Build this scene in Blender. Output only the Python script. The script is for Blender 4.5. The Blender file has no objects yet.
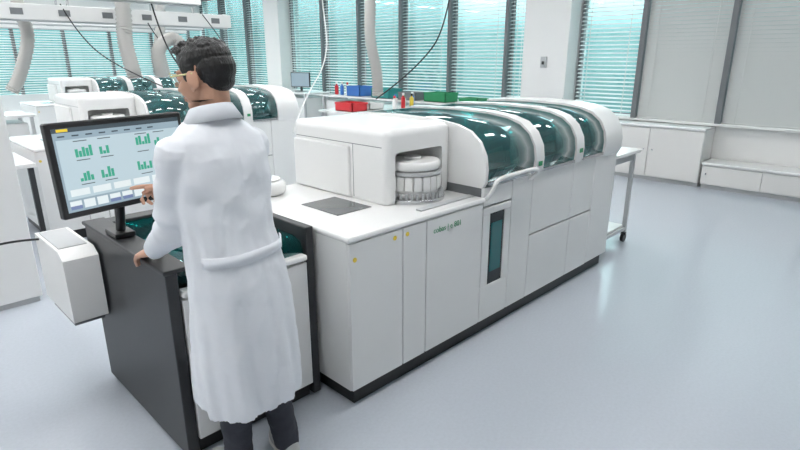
import bpy, bmesh, math, random
from mathutils import Vector, Matrix, Euler
random.seed(4)
D=bpy.data; C=bpy.context
rad=math.radians
C.scene.view_settings.view_transform='Standard'
# ------------------------------------------------------------ materials
def mat(name,col,rough=.5,metal=0,bump=0,bscale=40,var=0,vscale=6,emit=None,es=1,coat=0,spec=.5,stretch=None):
    m=D.materials.new(name);m.use_nodes=True;nt=m.node_tree;b=nt.nodes['Principled BSDF']
    b.inputs['Base Color'].default_value=(*col,1);b.inputs['Roughness'].default_value=rough
    b.inputs['Metallic'].default_value=metal;b.inputs['Coat Weight'].default_value=coat
    b.inputs['Specular IOR Level'].default_value=spec
    tc=nt.nodes.new('ShaderNodeTexCoord')
    src=tc.outputs['Object']
    if stretch:
        mp=nt.nodes.new('ShaderNodeMapping');mp.inputs['Scale'].default_value=stretch;nt.links.new(src,mp.inputs[0]);src=mp.outputs[0]
    if var:
        n=nt.nodes.new('ShaderNodeTexNoise');n.inputs['Scale'].default_value=vscale;n.inputs['Detail'].default_value=4
        nt.links.new(src,n.inputs['Vector'])
        r=nt.nodes.new('ShaderNodeValToRGB')
        r.color_ramp.elements[0].position=.3;r.color_ramp.elements[1].position=.7
        r.color_ramp.elements[0].color=tuple([c*(1-var) for c in col])+(1,)
        r.color_ramp.elements[1].color=tuple([min(1,c*(1+var)) for c in col])+(1,)
        nt.links.new(n.outputs['Fac'],r.inputs[0]);nt.links.new(r.outputs[0],b.inputs['Base Color'])
    if bump:
        n=nt.nodes.new('ShaderNodeTexNoise');n.inputs['Scale'].default_value=bscale;n.inputs['Detail'].default_value=3
        nt.links.new(src,n.inputs['Vector'])
        bp=nt.nodes.new('ShaderNodeBump');bp.inputs['Strength'].default_value=bump;bp.inputs['Distance'].default_value=.02
        nt.links.new(n.outputs['Fac'],bp.inputs['Height']);nt.links.new(bp.outputs[0],b.inputs['Normal'])
    if emit:
        b.inputs['Emission Color'].default_value=(*emit,1);b.inputs['Emission Strength'].default_value=es
    return m
def tglass(name,tint,gl=.12,rough=.03,mixd=0,dcol=(0,.3,.3)):
    m=D.materials.new(name);m.use_nodes=True;nt=m.node_tree;nt.nodes.clear()
    o=nt.nodes.new('ShaderNodeOutputMaterial');t=nt.nodes.new('ShaderNodeBsdfTransparent');t.inputs[0].default_value=(*tint,1)
    g=nt.nodes.new('ShaderNodeBsdfGlossy');g.inputs['Roughness'].default_value=rough;g.inputs[0].default_value=(.9,1,1,1)
    lw=nt.nodes.new('ShaderNodeLayerWeight');lw.inputs[0].default_value=.35
    ma=nt.nodes.new('ShaderNodeMath');ma.operation='MULTIPLY_ADD';ma.inputs[1].default_value=.7;ma.inputs[2].default_value=gl
    ma.use_clamp=True
    nt.links.new(lw.outputs['Fresnel'],ma.inputs[0])
    mx=nt.nodes.new('ShaderNodeMixShader');nt.links.new(ma.outputs[0],mx.inputs[0])
    src=t.outputs[0]
    if mixd:
        d=nt.nodes.new('ShaderNodeBsdfDiffuse');d.inputs[0].default_value=(*dcol,1)
        m2=nt.nodes.new('ShaderNodeMixShader');m2.inputs[0].default_value=mixd
        nt.links.new(t.outputs[0],m2.inputs[1]);nt.links.new(d.outputs[0],m2.inputs[2]);src=m2.outputs[0]
    nt.links.new(src,mx.inputs[1]);nt.links.new(g.outputs[0],mx.inputs[2]);nt.links.new(mx.outputs[0],o.inputs[0])
    return m
WHITE=mat('white_plastic',(.82,.82,.81),.35,var=.015,vscale=3)
WHITE2=mat('white_housing',(.86,.86,.85),.22,var=.01,vscale=2)
OFFW=mat('warm_white_panel',(.74,.73,.71),.4)
GREYL=mat('light_grey_plastic',(.5,.51,.52),.4)
GREYM=mat('mid_grey',(.18,.19,.20),.45)
DARK=mat('anthracite_panel',(.028,.030,.033),.42,bump=.05,bscale=300)
BLACK=mat('black_plastic',(.012,.012,.013),.35)
BLKGL=mat('black_glass',(.02,.025,.03),.10,spec=.3)
DKGL=mat('dark_deck_glass',(.10,.11,.115),.12,spec=.5)
SILV=mat('brushed_metal',(.62,.63,.64),.25,metal=1)
TEAL=tglass('teal_glass',(.035,.36,.36),.09,.02,.22,(.0,.17,.175))
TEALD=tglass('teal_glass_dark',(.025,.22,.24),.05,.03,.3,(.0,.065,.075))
TEALP=mat('teal_paint',(.02,.28,.27),.3)
TEALW=mat('teal_door_window',(.01,.13,.14),.12)
GREEN=mat('green_plastic',(.03,.30,.12),.4)
RED=mat('red_plastic',(.65,.03,.04),.4)
BLUE=mat('blue_plastic',(.05,.18,.55),.4)
YEL=mat('yellow_plastic',(.80,.60,.06),.4)
YELG=mat('glasses_frame_plastic',(.66,.62,.30),.3)
FLOOR=mat('floor_vinyl',(.53,.57,.63),.18,var=.03,vscale=60,spec=.5)
WALL=mat('wall_paint',(.82,.82,.81),.7,bump=.03,bscale=120)
CEIL=mat('ceiling_paint',(.85,.85,.85),.8,bump=.02,bscale=80)
FRAME=mat('window_frame_dark',(.16,.17,.18),.4)
SLAT=mat('blind_slat',(.82,.87,.87),.4)
SHUT=mat('closed_blind_slat',(.57,.57,.56),.45)
WGL=tglass('window_glass',(.78,.92,.92),.05,.02)
COATM=mat('white_cotton',(.82,.84,.88),.85,bump=.08,bscale=14,spec=.2)
PANTS=mat('charcoal_trousers',(.035,.038,.05),.85,bump=.3,bscale=25)
SKIN=mat('skin',(.62,.35,.24),.5,var=.05,vscale=25)
LIPS=mat('lips',(.45,.17,.14),.45)
HAIR=mat('black_hair',(.008,.007,.007),.38,bump=.30,bscale=1,stretch=(170,170,30))
SHOE=mat('grey_sneaker',(.45,.46,.45),.7,bump=.2,bscale=80)
SOLE=mat('sneaker_sole',(.75,.75,.72),.6)
HOSE=mat('duct_hose',(.48,.47,.45),.5)
SCRB=mat('screen_background',(.1,.1,.1),.2,emit=(.30,.43,.52),es=.8)
SCRC=mat('screen_panel_m',(.1,.1,.1),.2,emit=(.52,.67,.74),es=.85)
SCRW=mat('screen_white',(.1,.1,.1),.2,emit=(.80,.88,.90),es=.9)
SCRG=mat('screen_green',(.0,.1,.05),.2,emit=(.08,.46,.33),es=.7)
SCRD=mat('screen_dark',(.02,.02,.02),.2,emit=(.08,.12,.15),es=.6)
SCRP=mat('screen_blue',(.02,.02,.02),.2,emit=(.25,.33,.60),es=.7)
SCRY=mat('screen_yellow',(.1,.08,.0),.2,emit=(.9,.65,.05),es=.9)
LAMP=mat('lamp_diffuser',(.9,.9,.9),.5,emit=(1,.995,.985),es=28)
# ------------------------------------------------------------ helpers
def empty(name,loc=(0,0,0),rot=(0,0,0)):
    e=D.objects.new(name,None);e.empty_display_size=.1;e.location=loc;e.rotation_euler=rot
    C.collection.objects.link(e);return e
def finish(name,bm,m,parent=None,smooth=True,ang=40,wn=True):
    me=D.meshes.new(name);bmesh.ops.recalc_face_normals(bm,faces=bm.faces);bm.to_mesh(me);bm.free()
    if smooth:
        for p in me.polygons:p.use_smooth=True
        me.set_sharp_from_angle(angle=rad(ang))
    for mm in (m if isinstance(m,(list,tuple)) else [m]): me.materials.append(mm)
    o=D.objects.new(name,me);C.collection.objects.link(o)
    if parent:o.parent=parent
    if smooth and wn:
        w=o.modifiers.new('wn','WEIGHTED_NORMAL');w.keep_sharp=True
    return o
def addbox(bm,x0,x1,y0,y1,z0,z1,bev=0,seg=3,mi=0):
    b=bmesh.new();bmesh.ops.create_cube(b,size=1)
    for v in b.verts:
        v.co=Vector(((x0+x1)/2+v.co.x*(x1-x0),(y0+y1)/2+v.co.y*(y1-y0),(z0+z1)/2+v.co.z*(z1-z0)))
    if bev:bmesh.ops.bevel(b,geom=b.edges[:],offset=bev,segments=seg,profile=.5,affect='EDGES')
    for f in b.faces:f.material_index=mi
    me=D.meshes.new('t');b.to_mesh(me);b.free();bm.from_mesh(me);D.meshes.remove(me)
def box(name,x0,x1,y0,y1,z0,z1,m,parent=None,bev=0,seg=3):
    bm=bmesh.new();addbox(bm,x0,x1,y0,y1,z0,z1,bev,seg);return finish(name,bm,m,parent,smooth=bev>0)
def boxes(name,lst,m,parent=None,bev=0):
    bm=bmesh.new()
    for l in lst:addbox(bm,*l[:6],bev,2,l[6] if len(l)>6 else 0)
    return finish(name,bm,m,parent,smooth=bev>0)
def prism(name,prof,x0,x1,m,parent=None,bev=0,seg=3,closed=True,thick=0):
    bm=bmesh.new()
    a=[bm.verts.new((x0,y,z)) for y,z in prof];b=[bm.verts.new((x1,y,z)) for y,z in prof]
    n=len(prof)
    for i in range(n if closed else n-1):
        j=(i+1)%n;bm.faces.new((a[i],a[j],b[j],b[i]))
    if closed:
        bm.faces.new(a);bm.faces.new(b[::-1])
        if bev:
            es=[e for e in bm.edges if len(e.link_faces)==2 and e.calc_face_angle(0)>.6]
            bmesh.ops.bevel(bm,geom=es,offset=bev,segments=seg,profile=.5,affect='EDGES')
    o=finish(name,bm,m,parent,ang=35)
    if thick:
        s=o.modifiers.new('s','SOLIDIFY');s.thickness=thick
    return o
def addcyl(bm,c,r,z0,z1,n=32,r2=None,mi=0,bev=0):
    b=bmesh.new();bmesh.ops.create_cone(b,cap_ends=True,segments=n,radius1=r,radius2=r if r2 is None else r2,depth=z1-z0)
    for v in b.verts:v.co+=Vector((c[0],c[1],(z0+z1)/2))
    if bev:
        es=[e for e in b.edges if e.calc_face_angle(0)>1]
        bmesh.ops.bevel(b,geom=es,offset=bev,segments=3,profile=.5,affect='EDGES')
    for f in b.faces:f.material_index=mi
    me=D.meshes.new('t');b.to_mesh(me);b.free();bm.from_mesh(me);D.meshes.remove(me)
def cyl(name,c,r,z0,z1,m,parent=None,n=32,r2=None,bev=0):
    bm=bmesh.new();addcyl(bm,c,r,z0,z1,n,r2,0,bev);return finish(name,bm,m,parent)
def curve(name,pts,r,m,parent=None,radii=None):
    cu=D.curves.new(name,'CURVE');cu.dimensions='3D';cu.bevel_depth=r;cu.bevel_resolution=4;cu.resolution_u=10;cu.use_fill_caps=True
    s=cu.splines.new('NURBS');s.points.add(len(pts)-1);s.use_endpoint_u=True;s.order_u=3
    for i,p in enumerate(pts):
        s.points[i].co=(*p,1)
        if radii:s.points[i].radius=radii[i]
    cu.materials.append(m);o=D.objects.new(name,cu);C.collection.objects.link(o)
    if parent:o.parent=parent
    return o
def addtube(bm,pts,radii,seg=16,upv=Vector((0,0,1)),caps=True,wig=None):
    P=[Vector(p) for p in pts];n=len(P);rings=[]
    def ax(i):
        t=(P[min(i+1,n-1)]-P[max(i-1,0)]).normalized()
        u=upv-t*upv.dot(t)
        if u.length<.05:u=Vector((0,1,0))-t*t.y
        u.normalize();return t,t.cross(u),u
    items=[]
    for i in range(n):
        t,s,u=ax(i);ra,rb=(radii[i] if isinstance(radii[i],tuple) else (radii[i],radii[i]))
        if i==0 and caps:
            m=min(ra,rb)
            for k in (0.25,.7): items.append((P[0]-t*m*.8*math.cos(k*1.3),s,u,ra*math.sin(k*math.pi/2),rb*math.sin(k*math.pi/2)))
        items.append((P[i],s,u,ra,rb))
        if i==n-1 and caps:
            m=min(ra,rb)
            for k in (.7,.25): items.append((P[i]+t*m*.8*math.cos(k*1.3),s,u,ra*math.sin(k*math.pi/2),rb*math.sin(k*math.pi/2)))
    for (c,s,u,ra,rb) in items:
        rings.append([bm.verts.new(c+s*math.cos(a)*ra+u*math.sin(a)*rb) for a in [2*math.pi*k/seg for k in range(seg)]])
    for i in range(len(rings)-1):
        for k in range(seg):
            bm.faces.new((rings[i][k],rings[i][(k+1)%seg],rings[i+1][(k+1)%seg],rings[i+1][k]))
    bm.faces.new(rings[0][::-1]);bm.faces.new(rings[-1])
def addell(bm,c,r,rot=None,seg=20):
    M=Matrix.Translation(Vector(c))@((rot.to_matrix().to_4x4()) if rot else Matrix.Identity(4))@Matrix.Diagonal((*r,1))
    bmesh.ops.create_uvsphere(bm,u_segments=seg,v_segments=seg//2,radius=1,matrix=M)
def organic(name,bm,m,parent,vox,sm=4,disp=0,dscale=.1,sf=.5):
    o=finish(name,bm,m,parent,smooth=False)
    r=o.modifiers.new('r','REMESH');r.mode='VOXEL';r.voxel_size=vox;r.use_smooth_shade=True
    if sm:
        s=o.modifiers.new('s','SMOOTH');s.iterations=sm;s.factor=sf
    if disp:
        t=D.textures.new(name+'_n','CLOUDS');t.noise_scale=dscale;t.noise_depth=2
        d=o.modifiers.new('d','DISPLACE');d.texture=t;d.strength=disp;d.mid_level=.5;d.texture_coords='LOCAL'
    return o
# ------------------------------------------------------------ room
XW=8.45;Y1=17.0;XL=-3.5;Y0=-3.5;ZC=3.6;WT=3.4
box('floor',XL,XW+.3,Y0,Y1,-.1,0,FLOOR)
box('ceiling',XL,XW+.3,Y0,Y1,ZC,ZC+.1,CEIL)
box('wall_left',XL-.1,XL,Y0,Y1,0,ZC,WALL)
box('wall_rear',XL,XW+.3,Y0-.1,Y0,0,ZC,WALL)
SILL=.84
box('wall_right',XW,XW+.3,Y0,Y1,0,SILL,WALL)
box('trim_1',XW-.02,XW+.3,Y0,Y1,WT,ZC,WALL)
box('baseboard_right',XW-.015,XW,Y0,Y1,0,.08,GREYL)
mull=[(-3.5),(-2.4),(-1.3),(-.2),.95,2.13,3.28,4.3,5.12,5.62,6.9,8.2,9.5,10.8,12.2,12.9,14.2,15.6,17.0]
wi=1
box('wall_pier',XW-.32,XW+.3,4.32,5.12,0,ZC,WALL)
box('wall_pier',XW-.32,XW+.3,12.22,12.88,0,ZC,WALL)
fa=empty('wall_alarm_unit')
box('case',XW-.36,XW-.32,4.66,4.76,1.55,1.72,GREYL,fa,bev=.006);box('button',XW-.368,XW-.36,4.69,4.73,1.60,1.65,BLACK,fa)
for a,b in zip(mull[:-1],mull[1:]):
    if abs(a-4.3)<.01 or abs(a-12.2)<.01:continue
    e=empty('window_%d'%wi)
    fr=[(XW+.02,XW+.10,a,a+.05,SILL,WT),(XW+.02,XW+.10,b-.05,b,SILL,WT),(XW+.02,XW+.10,a+.05,b-.05,SILL,SILL+.05),(XW+.02,XW+.10,a+.05,b-.05,WT-.05,WT)]
    boxes('frame',fr,FRAME,e)
    box('pane',XW+.12,XW+.125,a+.02,b-.02,SILL+.05,WT-.05,WGL,e)
    wi+=1
    closed=b<3.3
    bm=bmesh.new();z=SILL+.03;sp=.060 if not closed else .052
    while z<WT-.02:
        t=rad(22 if not closed else 68);w=.028
        dx,dz=w*math.cos(t),w*math.sin(t)
        xx=XW-.03
        vs=[bm.verts.new(p) for p in ((xx-dx,a+.04,z-dz),(xx-dx,b-.04,z-dz),(xx+dx,b-.04,z+dz),(xx+dx,a+.04,z+dz))]
        bm.faces.new(vs)
        z+=sp
    addbox(bm,XW-.06,XW-.0,a+.04,b-.04,SILL+.0,SILL+.02)
    for yy in (a+.2,b-.2): addbox(bm,XW-.061,XW-.059,yy-.004,yy+.004,SILL,WT)
    o=finish('venetian_blind',bm,SHUT if closed else SLAT,None,smooth=False)
for y in (.95,2.13,3.28):
    box('window_post',XW-.10,XW+.02,y-.035,y+.035,SILL,WT,FRAME)
for y in (5.62,6.9,8.2,9.5,10.8,14.2,15.6):
    box('window_post',XW-.10,XW+.02,y-.03,y+.03,SILL,WT,FRAME)
box('trim_2',XW-.14,XW,Y0,4.32,SILL-.03,SILL,WHITE,bev=.005)
box('trim_3',XW-.14,XW,5.12,12.2,SILL-.03,SILL,WHITE,bev=.005)
e=empty('wall_back')
boxes('solid',[(XL,XW+.3,Y1,Y1+.2,0,.8),(XL,XW+.3,Y1,Y1+.2,2.6,ZC)],WALL,e)
fr=[]
x=XL
while x<XW: fr.append((x,x+.07,Y1,Y1+.1,.8,2.6));x+=1.15
boxes('mullions',fr,FRAME,e)
box('glazing',XL,XW,Y1+.1,Y1+.11,.8,2.6,WGL,e)
bm=bmesh.new();z=.85
while z<2.6:
    bm.faces.new([bm.verts.new(p) for p in ((XL,Y1-.02,z-.012),(XW,Y1-.02,z-.012),(XW,Y1+.03,z+.012),(XL,Y1+.03,z+.012))]);z+=.06
finish('venetian_blind',bm,SLAT,None,smooth=False)
def storage(name,x0,y0,y1,h,nd,kick=.06):
    e=empty(name)
    box('body',x0+.02,XW-.02,y0,y1,kick,h-.03,WHITE,e)
    box('top',x0-.02,XW-.02,y0-.005,y1+.005,h-.03,h,WHITE2,e,bev=.006)
    box('plinth',x0+.05,XW-.02,y0+.01,y1-.01,0,kick,GREYL,e)
    w=(y1-y0)/nd
    bm=bmesh.new()
    for i in range(nd):addbox(bm,x0,x0+.02,y0+i*w+.006,y0+(i+1)*w-.006,kick+.01,h-.045,.003,2)
    finish('doors',bm,OFFW,e)
    bm=bmesh.new()
    for i in range(nd):
        yk=y0+(i+1)*w-.06 if i%2==0 else y0+i*w+.06
        addbox(bm,x0-.012,x0,yk-.008,yk+.008,h*.55,h*.55+.02)
    finish('knobs',bm,SILV,e,smooth=False)
storage('storage_cabinet',8.0,2.16,4.28,.80,3)
storage('storage_bench',8.0,.0,2.13,.36,3)
storage('storage_bench',8.0,-2.2,-.02,.36,3)
for i,x in enumerate((-2,.6,3.2,5.8)):
    for j,y in enumerate((1.2,3.9,6.6,9.3,12.0,14.7)):
        e=empty('ceiling_lamp',(x,y,ZC))
        box('tray',-.66,.66,-.16,.16,-.05,0,WHITE,e)
        box('diffuser',-.62,.62,-.13,.13,-.056,-.05,LAMP,e)
# ------------------------------------------------------------ analyzer
def build_analyzer():
    A=empty('laboratory_analyzer')
    box('plinth',1.54,4.34,1.84,2.88,0,.10,BLACK,A)
    box('cabinet_core',1.505,2.54,1.822,2.92,.10,.885,GREYM,A)
    box('cabinet_core_tall',2.54,4.36,1.822,2.92,.10,.97,GREYM,A)
    box('side_skin',1.50,1.515,1.815,2.925,.10,.89,WHITE,A,bev=.004)
    box('end_skin',4.355,4.37,1.815,2.925,.10,.98,WHITE,A,bev=.004)
    g=.003
    def panel(n,x0,x1,z0,z1,m=WHITE,y=1.80,b=.005):
        return box(n,x0+g,x1-g,y,1.83,z0+g,z1-g,m,A,bev=b)
    panel('door_1',1.50,1.86,.10,.885);panel('door_2',1.86,2.04,.10,.885);panel('door_3',2.04,2.54,.10,.885)
    panel('window_door_low',2.54,2.84,.10,.34);panel('window_door_l',2.54,2.62,.334,.806);panel('window_door_r',2.77,2.84,.334,.806)
    panel('window_door_top',2.54,2.84,.80,.85)
    box('window_glass_dark',2.61,2.78,1.807,1.815,.33,.81,BLKGL,A)
    box('window_glass_teal',2.64,2.75,1.803,1.808,.42,.74,TEALW,A)
    panel('drawer_b',2.54,2.84,.855,.975)
    panel('door_5',2.84,3.08,.10,1.0)
    panel('door_6',3.08,3.64,.10,.555);panel('door_7',3.64,3.98,.10,.555)
    panel('door_8',3.08,3.64,.56,1.03);panel('door_9',3.64,3.98,.56,1.03)
    panel('door_10',3.98,4.37,.10,1.03,b=.01)
    box('deck',1.495,2.56,1.795,2.92,.885,.915,WHITE2,A,bev=.012)
    box('deck_glass',1.70,1.94,2.12,2.44,.9155,.919,DKGL,A,bev=.001)
    box('deck_rail',2.06,2.52,1.86,1.90,.915,.925,GREYL,A,bev=.003)
    bm=bmesh.new();addbox(bm,2.0,2.545,2.06,2.92,.9,1.335,.045,5)
    H=finish('housing',bm,WHITE2,A,ang=30,wn=False)
    cx,cy=2.262,2.115
    bm=bmesh.new();addcyl(bm,(cx,cy),.205,.916,1.205,56,bev=.02)
    cut=finish('cut',bm,WHITE2,None,wn=False)
    bo=H.modifiers.new('b','BOOLEAN');bo.object=cut;bo.operation='DIFFERENCE';bo.solver='EXACT'
    C.view_layer.update()
    me=D.meshes.new_from_object(H.evaluated_get(C.evaluated_depsgraph_get()))
    H.modifiers.clear();H.data=me;D.objects.remove(cut)
    for p in me.polygons:p.use_smooth=True
    me.set_sharp_from_angle(angle=rad(30))
    w=H.modifiers.new('wn','WEIGHTED_NORMAL');w.keep_sharp=True
    box('housing_step',1.985,2.02,2.36,2.90,.92,1.22,WHITE,A,bev=.012)
    boxes('housing_seam',[(1.999,2.003,2.10,2.88,1.235,1.239),(1.999,2.003,2.335,2.339,.93,1.235)],GREYM,A)
    cyl('carousel_base',(cx,cy),.188,.916,.94,SILV,A,n=48,bev=.004)
    bm=bmesh.new()
    for k in range(34):
        a=2*math.pi*k/34
        addcyl(bm,(cx+.172*math.cos(a),cy+.172*math.sin(a)),.0085,.94,.972,10)
    finish('sample_tubes',bm,GREYL,A)
    cyl('carousel_hub',(cx,cy),.148,.94,1.06,WHITE2,A,n=48,bev=.01)
    bm=bmesh.new()
    for k in range(20):
        a=2*math.pi*k/20
        b=bmesh.new();addbox(b,.140,.165,-.022,.022,.985,1.065,.004,2)
        me=D.meshes.new('t');b.to_mesh(me);b.free();me.transform(Matrix.Translation((cx,cy,0))@Matrix.Rotation(a,4,'Z'));bm.from_mesh(me);D.meshes.remove(me)
    finish('carousel_segments',bm,WHITE,A)
    cyl('carousel_ring',(cx,cy),.168,1.069,1.09,GREYL,A,n=48,bev=.005)
    cyl('carousel_cap',(cx,cy),.162,1.092,1.145,WHITE2,A,n=48,bev=.02)
    cyl('carousel_cap_hub',(cx,cy),.05,1.145,1.16,WHITE,A,n=32,bev=.004)
    def prof(o=0):
        return [(1.80-o,1.0),(1.795-o,1.08),(1.808-o,1.16),(1.85-o*.8,1.235+o*.5),(1.92-o*.5,1.288+o),(2.02,1.32+o),(2.18,1.34+o),(2.5,1.348+o),(2.90,1.335+o)]
    def closedprof(o,z0=.97):
        p=prof(o);return [(1.82-o,z0)]+p+[(2.93,1.28+o),(2.93,z0)]
    def lid(n,x0,x1):
        prism(n,prof(0),x0,x1,TEAL,A,closed=False,thick=.006)
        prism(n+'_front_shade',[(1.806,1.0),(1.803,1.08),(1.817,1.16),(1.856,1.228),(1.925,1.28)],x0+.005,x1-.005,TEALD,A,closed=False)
        prism(n+'_lip',[(1.785,.985),(1.785,1.005),(1.80,1.005),(1.80,.985)],x0+.01,x1-.01,SILV,A)
        box(n+'_tray',x0,x1,1.86,2.9,.975,1.0,GREYM,A)
        box(n+'_mech1',x0+.05,x1-.06,2.0,2.3,1.0,1.13,GREYL,A,bev=.01)
        box(n+'_mech2',x0+.04,x0+.30,2.4,2.85,1.0,1.22,WHITE,A,bev=.01)
        box(n+'_rail',x0+.01,x1-.01,2.33,2.37,1.17,1.21,GREYM,A)
        bm=bmesh.new()
        for i in range(4):addcyl(bm,(x0+.1+i*.09,2.15),.035,1.13,1.16,20)
        finish(n+'_reagents',bm,WHITE2,A)
    prism('roll_frame_a',closedprof(.006),2.535,2.56,WHITE2,A,bev=.004)
    lid('roll_lid_a',2.56,3.07)
    prism('roll_frame_b',closedprof(.015),3.07,3.17,WHITE2,A,bev=.012)
    lid('roll_lid_b',3.17,3.62)
    prism('roll_frame_c',closedprof(.015),3.62,3.73,WHITE2,A,bev=.012)
    lid('roll_lid_c',3.73,4.08)
    prism('roll_frame_d',closedprof(.018,.96),4.08,4.38,WHITE2,A,bev=.02)
    box('rear_spine',2.54,4.37,2.86,2.95,.97,1.33,WHITE2,A,bev=.02)
    boxes('front_marks',[(3.10,3.14,1.775,1.781,1.03,1.06),(3.66,3.70,1.775,1.781,1.05,1.08)],GREEN,A)
    curve('lid_handle',[(2.56,1.80,.90),(2.56,1.745,.97),(2.57,1.74,1.03),(2.80,1.74,1.035),(3.02,1.74,1.035),(3.03,1.745,1.0),(3.03,1.80,.95)],.013,WHITE2,A)
    t=D.curves.new('label','FONT');t.body='cobas | e 801';t.size=.045;t.extrude=.0005;t.materials.append(GREEN)
    o=D.objects.new('label',t);C.collection.objects.link(o);o.parent=A;o.location=(2.09,1.797,.80);o.rotation_euler=(rad(90),0,0)
    bm=bmesh.new()
    for (x,z) in ((1.535,.80),(1.80,.845),(1.89,.845)):
        b=bmesh.new();addcyl(b,(0,0),.012,0,.002,16)
        me=D.meshes.new('t');b.to_mesh(me);b.free();me.transform(Matrix.Translation((x,1.80,z))@Matrix.Rotation(rad(90),4,'X'));bm.from_mesh(me);D.meshes.remove(me)
    finish('stickers',bm,YEL,A)
    return A
A=build_analyzer()
def dup(src,loc):
    e=empty(src.name,loc)
    for c in src.children:
        n=c.copy();n.parent=e;C.collection.objects.link(n)
    return e
for loc in ((-.35,3.95,0),(.9,9.4,0)):
    dup(A,loc)
# ------------------------------------------------------------ loading console
K=empty('sample_loading_console')
kx0,kx1,ky0,ky1=.755,1.475,2.03,3.0
box('side_panel_l',kx0,kx0+.05,ky0,ky1,.02,.90,DARK,K,bev=.006)
box('side_panel_r',kx1-.045,kx1,ky0,ky1,.02,.93,DARK,K,bev=.006)
box('side_cap_l',kx0-.01,kx0+.10,ky0-.015,ky1+.01,.885,.905,DARK,K,bev=.006)
box('plinth',kx0+.05,kx1-.045,ky0+.04,ky1,.0,.09,BLACK,K)
box('core',kx0+.05,kx1-.045,ky0+.03,ky1,.09,.78,GREYL,K)
box('front_door_l',kx0+.055,1.10,ky0-.005,ky0+.03,.09,.76,WHITE,K,bev=.006)
box('front_door_r',1.106,kx1-.05,ky0-.005,ky0+.03,.09,.76,WHITE,K,bev=.006)
box('front_lip',kx0+.055,kx1-.05,ky0-.015,ky0+.09,.77,.80,WHITE2,K,bev=.01)
box('tray',kx0+.05,kx1-.045,ky0+.03,ky1-.02,.78,.80,GREYM,K)
bm=bmesh.new()
for i in range(9):
    for j in range(2): addbox(bm,kx0+.12+i*.062,kx0+.16+i*.062,ky0+.15+j*.4,ky0+.50+j*.4,.80,.845,.004,2)
finish('racks',bm,WHITE,K)
bm=bmesh.new()
for i in range(9):
    for j in range(9): addcyl(bm,(kx0+.14+i*.062,ky0+.18+j*.085),.009,.845,.862,8)
finish('rack_caps',bm,TEALP,K)
prism('glass_cover',[(ky0+.02,.79),(ky0+.04,.85),(ky0+.10,.875),(ky1-.10,.885)],kx0+.10,kx1-.05,TEAL,K,closed=False,thick=.005)
box('rear_rail',kx0+.05,kx1-.045,ky1-.10,ky1,.80,.90,DARK,K,bev=.006)
B=empty('rack_buffer_box')
prf=[(2.80,.46),(2.80,.78),(2.86,.815),(3.28,.815),(3.28,.46)]
prism('shell',prf,.585,.742,WHITE,B,bev=.012)
box('inner_tray',.60,.725,2.90,3.25,.815,.82,GREYL,B)
box('underside',.60,.74,2.86,3.22,.42,.46,GREYM,B)
curve('power_cable',[(.59,3.2,.80),(.40,3.25,.82),(.15,3.2,.74),(-.3,3.1,.80),(-.6,3.2,.82)],.006,BLACK,B)
R=empty('sample_rotor_cover')
cyl('drum',(1.70,2.80),.12,.917,1.0,WHITE2,R,n=40,bev=.03)
cyl('drum_top',(1.70,2.80),.09,1.0,1.012,WHITE,R,n=40,bev=.004)
# ------------------------------------------------------------ monitor
M=empty('touchscreen_monitor',(.760,2.267,1.305),(rad(-4),0,rad(11.5)))
W,Hh=.275,.175
box('bezel',-W,W,0,.035,-Hh,Hh,BLACK,M,bev=.008)
box('back_shell',-W*.8,W*.8,.03,.06,-Hh*.8,Hh*.8,GREYM,M,bev=.01)
def q(name,rects,m,off):
    bm=bmesh.new()
    for (x0,x1,z0,z1) in rects:
        bm.faces.new([bm.verts.new(p) for p in ((x0,-off,z0),(x1,-off,z0),(x1,-off,z1),(x0,-off,z1))])
    return finish(name,bm,m,M,smooth=False)
q('screen',[(-.256,.256,-.152,.154)],SCRB,.0006)
q('screen_topbar',[(-.256,.256,.138,.154)],SCRD,.0010)
q('screen_logo',[(-.240,-.200,.141,.151)],SCRY,.0014)
q('screen_panel',[(-.248,.248,-.105,.112)],SCRC,.0010)
bars=[]
def chart(x,z,hs,w=.011):
    for i,h in enumerate(hs):bars.append((x+i*(w+.002),x+i*(w+.002)+w,z,z+h))
chart(-.19,.045,[.03,.022,.035,.03,.04]);chart(-.10,.045,[.028,.012,.03])
chart(.05,.06,[.03,.035,.012,.03,.04]);chart(.13,.05,[.02,.03])
chart(-.19,-.045,[.012,.03,.035,.02]);chart(-.11,-.045,[.03,.012,.04,.03]);chart(.04,-.04,[.035,.02,.03,.012,.03])
q('screen_bars',bars,SCRG,.0014)
lines=[]
for z in (.105,.035,-.055):
    for x in (-.19,-.10,.05,.13): lines.append((x,x+.05,z-.003,z))
for i in range(8): lines.append((-.24+i*.05,-.215+i*.05,.122,.127))
q('screen_text',lines,SCRD,.0014)
q('screen_cards',[(-.235+i*.082,-.165+i*.082,-.095,-.070) for i in range(6)],SCRW,.0013)
q('screen_buttons',[(-.245+i*.050,-.203+i*.050,-.143,-.112) for i in range(10)],SCRW,.0013)
q('screen_buttons_blue',[(-.245+i*.050,-.203+i*.050,-.143,-.130) for i in (0,3,4,7,9)],SCRP,.0016)
box('hinge',-.05,.05,.06,.10,-.09,.02,BLACK,M,bev=.005)
st=empty('monitor_stand')
curve('arm',[(.745,2.36,1.27),(.76,2.46,1.22),(.81,2.58,1.10),(.805,2.62,.935)],.022,BLACK,st)
box('foot',.76,.85,2.56,2.70,.907,.93,BLACK,st,bev=.005)
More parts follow.
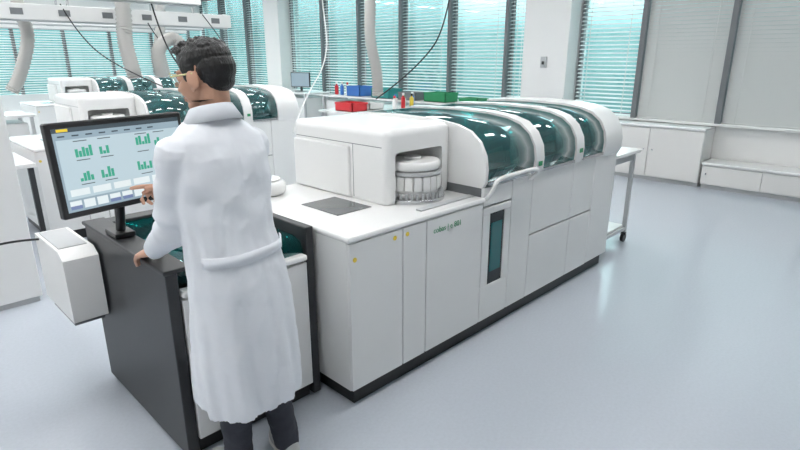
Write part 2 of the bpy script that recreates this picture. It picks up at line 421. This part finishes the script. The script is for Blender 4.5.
# ------------------------------------------------------------ trolley table
T=empty('trolley_table')
tx0,tx1,ty0,ty1=4.42,5.10,1.88,2.75
box('top',tx0,tx1,ty0,ty1,.87,.90,WHITE2,T,bev=.006)
legs=[]
for x in (tx0+.04,tx1-.05):
    for y in (ty0+.05,ty1-.06): legs.append((x-.018,x+.018,y-.018,y+.018,.10,.87))
legs+=[(tx0+.04,tx1-.05,ty0+.035,ty0+.065,.12,.15),(tx0+.04,tx1-.05,ty1-.075,ty1-.045,.12,.15),(tx1-.065,tx1-.035,ty0+.05,ty1-.06,.12,.15),(tx0+.04,tx1-.05,ty0+.04,ty0+.06,.80,.87)]
boxes('frame',legs,GREYL,T,bev=.003)
box('shelf',tx0+.04,tx1-.05,ty0+.06,ty1-.07,.15,.17,WHITE,T)
bm=bmesh.new()
for x in (tx0+.04,tx1-.05):
    for y in (ty0+.05,ty1-.06):
        b=bmesh.new();addcyl(b,(0,0),.045,-.015,.015,24,bev=.006)
        me=D.meshes.new('t');b.to_mesh(me);b.free();me.transform(Matrix.Translation((x,y,.045))@Matrix.Rotation(rad(90),4,'X'));bm.from_mesh(me);D.meshes.remove(me)
        addbox(bm,x-.012,x+.012,y-.022,y+.022,.07,.10)
finish('casters',bm,BLACK,T)
# ------------------------------------------------------------ left cabinet & benches
CB=empty('tall_cabinet')
box('body',-1.2,.76,4.40,5.05,.04,1.52,WHITE,CB,bev=.01)
box('plinth',-1.18,.74,4.42,5.03,0,.04,GREYL,CB)
boxes('door_seams',[(-.30,-.296,4.397,4.401,.06,1.5)],GREYM,CB)
def bench(name,x0,x1,y0,y1,h=.9,shelf=True,m=WHITE2,lm=GREYL):
    e=empty(name)
    box('worktop',x0,x1,y0,y1,h-.035,h,m,e,bev=.005)
    l=[]
    for x in (x0+.04,x1-.04):
        for y in (y0+.04,y1-.04): l.append((x-.02,x+.02,y-.02,y+.02,0,h-.035))
    boxes('legs',l,lm,e)
    if shelf: box('under_cabinet',x0+.08,x1-.08,y0+.1,y1-.08,.12,h-.12,WHITE,e,bev=.005)
    return e
bench('lab_bench',7.35,8.08,5.3,9.6,.95)
bench('lab_bench',5.3,6.9,6.1,7.0,.92)
bench('lab_bench',.50,1.06,5.3,6.6,.86,False,WHITE2,DARK)
bench('lab_bench',7.35,8.08,10.2,14,.95)
bench('lab_bench',-1.2,1.9,9.0,9.8,.95)
def crate(x,y,z,w,d,h,m):
    e=empty('storage_crate')
    t=.012
    boxes('shell',[(x,x+w,y,y+d,z,z+t),(x,x+t,y,y+d,z,z+h),(x+w-t,x+w,y,y+d,z,z+h),(x,x+w,y,y+t,z,z+h),(x,x+w,y+d-t,y+d,z,z+h),(x-.01,x+w+.01,y-.01,y+t,z+h-.03,z+h),(x-.01,x+t,y-.01,y+d,z+h-.03,z+h)],m,e)
def bottle(x,y,z,h,r,m,cap):
    e=empty('reagent_bottle')
    cyl('body',(x,y),r,z,z+h*.72,m,e,n=20,bev=r*.25);cyl('neck',(x,y),r*.45,z+h*.7,z+h*.85,m,e,n=16)
    cyl('cap',(x,y),r*.55,z+h*.83,z+h,cap,e,n=16,bev=.004)
crate(7.45,6.2,.951,.35,.5,.16,GREEN);crate(7.45,6.9,.951,.35,.45,.14,GREYM);crate(7.45,7.6,.951,.35,.5,.18,TEALP)
crate(7.45,8.45,.951,.35,.4,.2,BLUE);crate(7.45,5.5,.951,.3,.4,.10,GREEN)
crate(5.4,6.3,.921,.3,.4,.13,RED);crate(5.8,6.35,.921,.3,.35,.10,WHITE)
crate(.62,5.5,.861,.3,.35,.12,RED);crate(.60,6.05,.861,.35,.4,.10,WHITE)
for i,(m,c) in enumerate(((WHITE,RED),(WHITE,BLUE),(RED,WHITE),(WHITE,GREEN),(YEL,BLACK),(BLUE,WHITE))):
    bottle(6.25+.1*i,6.25+.08*(i%2),.921,.2+.02*(i%3),.035,m,c)
for i in range(6): bottle(7.6+.08*(i%2),9.0+.09*i,.951,.26,.04,(WHITE,RED,BLUE)[i%3],(RED,WHITE,WHITE)[i%3])
for i in range(4): bottle(.55+.15*i,9.3+.08*(i%2),.951,.24+.05*(i%2),.045,(WHITE,GREYL,BLUE,WHITE)[i%4],(BLUE,RED,WHITE,GREEN)[i%4])
def pc(x,y,z,rz):
    e=empty('computer_monitor',(x,y,z),(0,0,rz))
    box('screen_shell',-.26,.26,-.02,.02,.10,.43,BLACK,e,bev=.006);box('display',-.245,.245,-.0215,-.0205,.115,.415,SCRB,e)
    box('neck',-.02,.02,.0,.04,.01,.15,BLACK,e);box('base',-.12,.12,-.08,.10,.0,.012,BLACK,e,bev=.003)
pc(-.1,9.45,.951,rad(10));pc(7.7,10.8,.951,rad(-70))
# ------------------------------------------------------------ overhead booms and hoses
def boom(x0,x1,y,z):
    e=empty('overhead_service_boom')
    box('channel',x0,x1,y-.14,y+.14,z,z+.20,WHITE,e,bev=.01)
    box('underside',x0+.03,x1-.03,y-.08,y+.08,z-.012,z,GREYL,e)
    l=[];x=x1-.35
    while x>x0+.2:
        l.append((x,x+.14,y-.146,y-.138,z+.06,z+.14));x-=.55
    boxes('sockets',l,GREYM,e)
    l=[];x=x0+.4
    while x<x1: l.append((x,x+.03,y-.015,y+.015,z+.2,ZC));x+=1.8
    boxes('hangers',l,GREYL,e)
boom(-1.5,4.9,8.9,2.18);boom(-1.0,5.6,11.3,2.25);boom(0,6.6,14.2,2.3);boom(-2.0,3.6,7.3,2.36)
def hose(pts,r,n=60):
    P=[Vector(p) for p in pts]
    def cat(t):
        k=min(int(t),len(P)-2);u=t-k
        p0=P[max(k-1,0)];p1=P[k];p2=P[k+1];p3=P[min(k+2,len(P)-1)]
        return .5*((2*p1)+(-p0+p2)*u+(2*p0-5*p1+4*p2-p3)*u*u+(-p0+3*p1-3*p2+p3)*u**3)
    bm=bmesh.new();L=[cat(i/(n-1)*(len(P)-1)*.9999) for i in range(n)]
    addtube(bm,L,[r*(1.0 if i%2 else .84) for i in range(n)],14,Vector((0,1,.3)),caps=False)
    return finish('ventilation_hose',bm,HOSE,None,smooth=True,ang=80,wn=False)
hose([(3.1,8.5,ZC),(3.1,8.5,2.4),(3.05,8.45,1.9),(3.1,8.4,1.42)],.11)
hose([(3.5,8.45,1.42),(3.5,8.45,1.8),(3.75,8.45,1.98),(3.95,8.45,1.7),(3.95,8.4,1.36)],.10)
hose([(6.1,6.6,ZC),(6.08,6.6,2.6),(6.02,6.55,2.0),(6.1,6.5,1.5),(6.12,6.5,1.12)],.095,80)
hose([(2.0,9.25,ZC),(2.0,9.25,2.5),(2.05,9.25,2.0),(1.9,9.35,1.5),(1.75,9.35,1.25)],.09)
hose([(4.6,10.8,ZC),(4.6,10.8,2.5),(4.5,10.8,1.9),(4.6,10.9,1.4)],.10)
def cable(pts,r=.008,m=BLACK): return curve('hanging_cable',pts,r,m)
cable([(3.5,8.7,2.2),(3.6,8.6,1.9),(3.9,8.3,1.6),(4.1,8.0,1.3)]);cable([(4.4,8.8,2.4),(4.5,8.4,2.0),(4.2,7.5,1.6),(3.2,6.6,1.36)])
cable([(2.4,8.8,2.4),(2.5,8.6,2.0),(2.7,8.0,1.6),(2.9,7.0,1.36)]);cable([(4.5,5.9,ZC),(4.6,5.9,2.4),(4.45,5.6,1.7),(3.7,5.2,1.2),(3.5,5.1,.9)],.009,WHITE2)
cable([(3.0,7.3,2.4),(3.05,7.2,1.9),(3.2,7.0,1.5),(3.1,6.6,1.36)],.010);cable([(1.2,9.0,2.2),(1.3,9.1,1.8),(1.1,9.3,1.5),(1.2,9.4,.96)],.010);cable([(.2,8.9,2.2),(.1,9.0,1.6),(.3,9.2,.96)],.010)
cable([(6.2,5.0,ZC),(6.25,5.1,2.2),(6.0,5.6,1.5),(5.8,6.2,1.1)],.01)
# ------------------------------------------------------------ technician
P=empty('lab_technician')
fy=Vector((-.17,.985,0)).normalized();rx=Vector((fy.y,-fy.x,0))
def L(c,a,b,z):
    v=Vector((c[0],c[1],0))+rx*a+fy*b;v.z=z;return v
bm=bmesh.new()
rings=[(.48,.935,1.755,.09,.07),(.42,.935,1.755,.19,.15),(.405,.935,1.755,.208,.168),(.44,.935,1.755,.212,.171),(.60,.93,1.75,.208,.164),(.80,.925,1.745,.199,.152),(.92,.92,1.745,.190,.144),(1.03,.91,1.75,.178,.130),(1.10,.905,1.756,.172,.122),(1.20,.903,1.765,.178,.122),(1.30,.903,1.775,.186,.124),(1.38,.903,1.78,.190,.116),(1.435,.902,1.785,.174,.100),(1.475,.900,1.79,.130,.084),(1.505,.900,1.797,.085,.072),(1.53,.900,1.80,.04,.04)]
seg=96;RR=[];dense=[]
for i in range(len(rings)-1):
    A0,A1=rings[i],rings[i+1]
    ns=max(1,int(abs(A1[0]-A0[0])/.03))
    for j in range(ns):
        dense.append(tuple(A0[k]+(A1[k]-A0[k])*j/ns for k in range(5)))
dense.append(rings[-1])
for (z,cx,cy,a,b) in dense:
    k=max(0,min(1,(1.02-z)/.5));kb=max(0,1-abs(z-1.08)/.18);ku=max(0,1-abs(z-1.28)/.14);r=[]
    for s in range(seg):
        t=2*math.pi*s/seg
        fold=1+k*(.035*math.sin(5*t+1.3+.6*z)+.048*math.sin(8*t+z*2.2)+.030*math.sin(15*t+2+z*3))+kb*(.024*math.sin(17*t+3*z)+.022*math.sin(11*t-2*z))+ku*(.022*math.sin(4*t+38*z)+.018*math.sin(6*t-30*z))
        fold-=.035*math.exp(-((t-math.pi*1.5)/.05)**2)*(1 if z<1.45 else 0)
        n=2.3
        ct,stt=math.cos(t),math.sin(t)
        ex=abs(ct)**(2/n)*(1 if ct>0 else -1);ey=abs(stt)**(2/n)*(1 if stt>0 else -1)
        r.append(bm.verts.new(L((cx,cy),a*ex*fold,b*ey*fold,z)))
    RR.append(r)
for i in range(len(RR)-1):
    for s in range(seg): bm.faces.new((RR[i][s],RR[i][(s+1)%seg],RR[i+1][(s+1)%seg],RR[i+1][s]))
bm.faces.new(RR[0][::-1]);bm.faces.new(RR[-1])
Ls=Vector((.748,1.768,1.395));Le=Vector((.738,1.85,1.118));Lw=Vector((.762,2.10,.985))
Rs=Vector((1.052,1.815,1.395));Re=Vector((1.085,1.955,1.16));Rw=Vector((.915,2.105,1.185))
def sleeve(a,e,w):
    pts=[a];R=[.068]
    for seg2,(p,q_,r0,r1) in enumerate(((a,e,.068,.060),(e,w,.060,.045))):
        for j in range(1,11):
            f=j/10;pts.append(p.lerp(q_,f));near=max(0,1-abs(((f-1) if seg2==0 else f))/.5)
            R.append((r0+(r1-r0)*f)*(1+.13*near*math.sin(j*2.6)+.05*math.sin(j*1.9)))
    pts[10]=pts[9].lerp(pts[11],.5)*.5+pts[10]*.5
    addtube(bm,pts,R,24,rx)
    addell(bm,a+Vector((0,0,-.005)),(.070,.068,.068))
sleeve(Ls,Le,Lw);sleeve(Rs,Re,Rw)
organic('coat',bm,COATM,P,.006,2,.012,.09)
bm=bmesh.new()
N=40;inn=[];top=[];out=[]
for s in range(N+1):
    t=rad(-250)+s/N*rad(320)
    ct,stt=math.cos(t),math.sin(t);lift=.018*(-stt)
    inn.append(bm.verts.new(L((.900,1.80),.070*ct,.066*stt,1.50+lift)));top.append(bm.verts.new(L((.900,1.797),.074*ct,.071*stt,1.540+lift)));out.append(bm.verts.new(L((.900,1.79),.106*ct,.096*stt,1.490+lift)))
for s in range(N):
    bm.faces.new((inn[s],inn[s+1],top[s+1],top[s]));bm.faces.new((top[s],top[s+1],out[s+1],out[s]))
o=finish('collar',bm,COATM,P,ang=80,wn=False);so=o.modifiers.new('s','SOLIDIFY');so.thickness=.006
def band(name,z0,z1,a,b,c,t0,t1,m,th=.005):
    bm=bmesh.new();lo=[];hi=[];NN=36;n=2.3
    for s in range(NN+1):
        t=t0+(t1-t0)*s/NN;ct,stt=math.cos(t),math.sin(t)
        ex=abs(ct)**(2/n)*(1 if ct>0 else -1);ey=abs(stt)**(2/n)*(1 if stt>0 else -1)
        lo.append(bm.verts.new(L(c,a*ex,b*ey,z0)));hi.append(bm.verts.new(L(c,a*ex,b*ey,z1)))
    for s in range(NN): bm.faces.new((lo[s],lo[s+1],hi[s+1],hi[s]))
    o=finish(name,bm,m,P,ang=80,wn=False);so=o.modifiers.new('s','SOLIDIFY');so.thickness=th;so.offset=1
    return o
band('belt',1.015,1.055,.184,.136,(.91,1.75),rad(200),rad(340),COATM,.003)
for i in range(5):
    c=L((.90,1.775),.0,.135,1.34-.17*i)
    bm=bmesh.new();addell(bm,c,(.009,.006,.009));finish('button',bm,OFFW,P,wn=False)
bm=bmesh.new();addtube(bm,[(.900,1.80,1.48),(.900,1.80,1.53),(.900,1.803,1.562)],[(.064,.064),(.064,.062),(.060,.058)],24,caps=False);finish('shirt_collar',bm,BLACK,P,ang=80,wn=False)
HC=Vector((.902,1.815,1.638));hq=Euler((rad(-10),0,rad(28)),'XYZ')
HD=empty('head_pivot',HC,hq);HD.parent=P
bm=bmesh.new()
addell(bm,(0,-.014,.028),(.073,.094,.086));addell(bm,(0,.026,-.028),(.060,.066,.082));addell(bm,(0,.046,-.085),(.040,.044,.030))
addell(bm,(.034,.052,-.028),(.028,.034,.034));addell(bm,(-.034,.052,-.028),(.028,.034,.034))
addell(bm,(0,.074,.028),(.048,.020,.014))
addtube(bm,[(0,.088,.016),(0,.100,-.008),(0,.108,-.026)],[.008,.010,.014],12,Vector((0,1,0)))
addell(bm,(0,.092,-.030),(.018,.014,.009))
addell(bm,(0,.084,-.060),(.024,.014,.014))
for s in (-1,1):
    addell(bm,(.030*s,.074,.008),(.017,.0155,.0145))
    addell(bm,(.080*s,-.004,-.008),(.009,.019,.031),Euler((rad(-8),0,rad(-18*s))))
    addell(bm,(.074*s,.004,-.034),(.008,.010,.012))
addtube(bm,[(0,-.016,-.04),(0,-.012,-.09),(0,.010,-.16)],[.054,.052,.053],20,Vector((0,1,0)))
o=organic('head',bm,SKIN,HD,.003,2)
for s in (-1,1):
    bm=bmesh.new();addell(bm,(.030*s,.0805,.007),(.0105,.0085,.0045));finish('eye_white',bm,WHITE,HD,wn=False)
    bm=bmesh.new();addell(bm,(.030*s,.0865,.007),(.0046,.003,.0040));finish('iris',bm,BLACK,HD,wn=False)
    bm=bmesh.new();addtube(bm,[(.012*s,.093,.029),(.031*s,.092,.033),(.050*s,.080,.028)],[.003,.004,.002],8);finish('eyebrow',bm,HAIR,HD,wn=False)
bm=bmesh.new();addell(bm,(0,.0955,-.056),(.020,.005,.0045));addell(bm,(0,.094,-.0645),(.018,.006,.005));organic('lips',bm,LIPS,HD,.0015,2)
# hair: short sides on the scalp plus swept-forward locks on top
bm=bmesh.new()
addell(bm,(0,-.012,.060),(.078,.098,.064));addell(bm,(0,-.038,.024),(.075,.077,.074));addell(bm,(0,-.054,-.018),(.058,.046,.042))
for s in (-1,1): addell(bm,(.070*s,.012,.038),(.010,.030,.034));addell(bm,(.071*s,.026,.012),(.006,.009,.022))
rr=random.Random(7)
for i in range(70):
    u=rr.uniform(-1,1);v=rr.uniform(-.085,.055)
    x=.060*u;z=.060+.062*math.sqrt(max(.05,1-(x/.080)**2-((v+.012)/.105)**2))
    ln=rr.uniform(.030,.045)
    dx=-.25*x+rr.uniform(-.006,.006)
    addtube(bm,[(x,v,z-.006),(x+dx*.5,v+ln*.5,z+.004+rr.uniform(0,.004)),(x+dx,v+ln,z-.004+rr.uniform(-.004,.006))],[.008,.0075,.003],8,Vector((1,0,.1)))
addell(bm,(0,.050,.094),(.052,.038,.028),Euler((rad(15),0,0)))
organic('hair',bm,HAIR,HD,.0022,1,.002,.008)
curve('glasses_temple',[(-.083,-.012,.012),(-.083,.03,.014),(-.074,.082,.016)],.0030,YELG,HD)
curve('glasses_temple',[(.083,-.012,.012),(.083,.03,.014),(.074,.082,.016)],.0030,YELG,HD)
bm=bmesh.new();a=[];b=[]
for i in range(17):
    t=rad(-62+124*i/16);a.append(bm.verts.new((.082*math.sin(t),.052+.062*math.cos(t)-.0,.026)));b.append(bm.verts.new((.076*math.sin(t),.050+.058*math.cos(t),-.016)))
for i in range(16): bm.faces.new((a[i],a[i+1],b[i+1],b[i]))
finish('glasses_lens',bm,tglass('clear_lens',(.95,.96,.93),.06),HD,ang=80,wn=False)
curve('glasses_brow',[(.082*math.sin(rad(t)),.053+.062*math.cos(rad(t)),.027) for t in range(-62,63,12)],.0022,YELG,HD)
# legs
bm=bmesh.new()
for s,hip,knee,ank in ((-1,(.86,1.745,.86),(.865,1.79,.48),(.875,1.80,.10)),(1,(.99,1.75,.86),(1.03,1.78,.48),(1.075,1.75,.10))):
    h,k,a=map(Vector,(hip,knee,ank))
    addtube(bm,[h,h.lerp(k,.5),k,k.lerp(a,.35),k.lerp(a,.75),a],[.088,.080,.066,.064,.058,.056],20,Vector((0,1,0)))
addell(bm,(.925,1.745,.90),(.14,.09,.12))
organic('trousers',bm,PANTS,P,.008,3,.014,.05)
for n,(x,y,rz) in enumerate(((.865,1.83,rad(12)),(1.085,1.78,rad(-12)))):
    E=empty('foot_pivot',(x,y,0),(0,0,rz));E.parent=P
    bm=bmesh.new();addell(bm,(0,-.05,.055),(.042,.06,.05));addell(bm,(0,.06,.045),(.046,.095,.038));addell(bm,(0,.0,.06),(.040,.07,.045));addell(bm,(0,-.045,.085),(.04,.05,.035))
    organic('shoe',bm,SHOE,E,.005,3)
    bm=bmesh.new();addtube(bm,[(0,-.10,.016),(0,-.05,.016),(0,.03,.016),(0,.09,.016),(0,.145,.018)],[(.030,.016),(.042,.016),(.044,.016),(.048,.016),(.030,.014)],20);organic('sole',bm,SOLE,E,.005,1)
def hand(name,wrist,direction,palmn,side,curls,vox=.0028,thumbout=.9,sc=1.0):
    d=Vector(direction).normalized();n=Vector(palmn);n=(n-d*n.dot(d)).normalized();x=d.cross(n)*side
    W=Vector(wrist)
    def pt(a,b,c):return W+(x*a+d*b+n*c)*sc
    bm=bmesh.new()
    addtube(bm,[pt(0,-.06,0),pt(0,-.01,0),pt(.0,.02,0)],[(.029*sc,.022*sc),(.027*sc,.020*sc),(.032*sc,.018*sc)],16,n)
    addtube(bm,[pt(0,.01,0),pt(.002,.04,0),pt(.001,.075,.001),pt(0,.092,.002)],[(.030*sc,.017*sc),(.040*sc,.016*sc),(.042*sc,.0145*sc),(.038*sc,.011*sc)],20,n)
    for i,(ox,ln,c) in enumerate(zip((.030,.010,-.011,-.030),(.074,.082,.076,.060),curls)):
        base=Vector((ox,.088-(.004 if i in(0,) else .010 if i==3 else 0),0.003))
        p=base.copy();pts=[base-Vector((0,.02,0)),p.copy()];ang=0
        fan=ox*1.6
        for j,fr in enumerate((.45,.30,.25)):
            ang+=c*(.9,1.0,.7)[j]
            dv=Vector((math.sin(fan),math.cos(ang)*math.cos(fan),-math.sin(ang)))
            p=p+dv*ln*fr;pts.append(p.copy())
        addtube(bm,[pt(*v) for v in pts],[r*sc for r in (.0095,.0098,.0088,.0082,.0068)],12,n)
    th=[(.026,.022,-.004),(.045,.042,-.010),(.058*thumbout/.9,.066,-.014),(.060*thumbout/.9,.088,-.018)]
    addtube(bm,[pt(*v) for v in th],[.013*sc,.0125*sc,.0105*sc,.0085*sc],12,n)
    return organic(name,bm,SKIN,P,vox,2,sf=.4)
hand('hand_left',Lw+Vector((.0,.040,-.028)),(-.10,.93,-.30),(-.25,.30,.93),1,(.30,.35,.4,.5))
hand('hand_right',Rw+Vector((-.040,.018,.006)),(-.72,.66,.06),(.45,.35,.8),-1,(.12,.8,1.0,1.1))
# ------------------------------------------------------------ world, camera
w=D.worlds.new('world');C.scene.world=w;w.use_nodes=True
nt=w.node_tree;bg=nt.nodes['Background'];bg.inputs[1].default_value=5.2
tc=nt.nodes.new('ShaderNodeTexCoord');sx=nt.nodes.new('ShaderNodeSeparateXYZ');rp=nt.nodes.new('ShaderNodeValToRGB')
nt.links.new(tc.outputs['Generated'],sx.inputs[0]);ma=nt.nodes.new('ShaderNodeMath');ma.operation='MULTIPLY_ADD';ma.inputs[1].default_value=.5;ma.inputs[2].default_value=.5
nt.links.new(sx.outputs['Z'],ma.inputs[0]);nt.links.new(ma.outputs[0],rp.inputs[0]);nt.links.new(rp.outputs[0],bg.inputs[0])
rp.color_ramp.elements[0].position=.45;rp.color_ramp.elements[0].color=(.05,.09,.09,1)
rp.color_ramp.elements[1].position=.60;rp.color_ramp.elements[1].color=(.92,.97,1,1)
el=rp.color_ramp.elements.new(.52);el.color=(.10,.155,.158,1)
cam=D.cameras.new('camera');cam.lens=24.3;cam.sensor_width=36;cam.clip_start=.05
co=D.objects.new('camera',cam);C.collection.objects.link(co)
yaw=rad(44.43);pitch=math.atan(167/540)
fwd=Vector((math.cos(yaw)*math.cos(pitch),math.sin(yaw)*math.cos(pitch),-math.sin(pitch)))
co.location=(0,0,1.7);co.rotation_euler=fwd.to_track_quat('-Z','Y').to_euler()
C.scene.camera=co
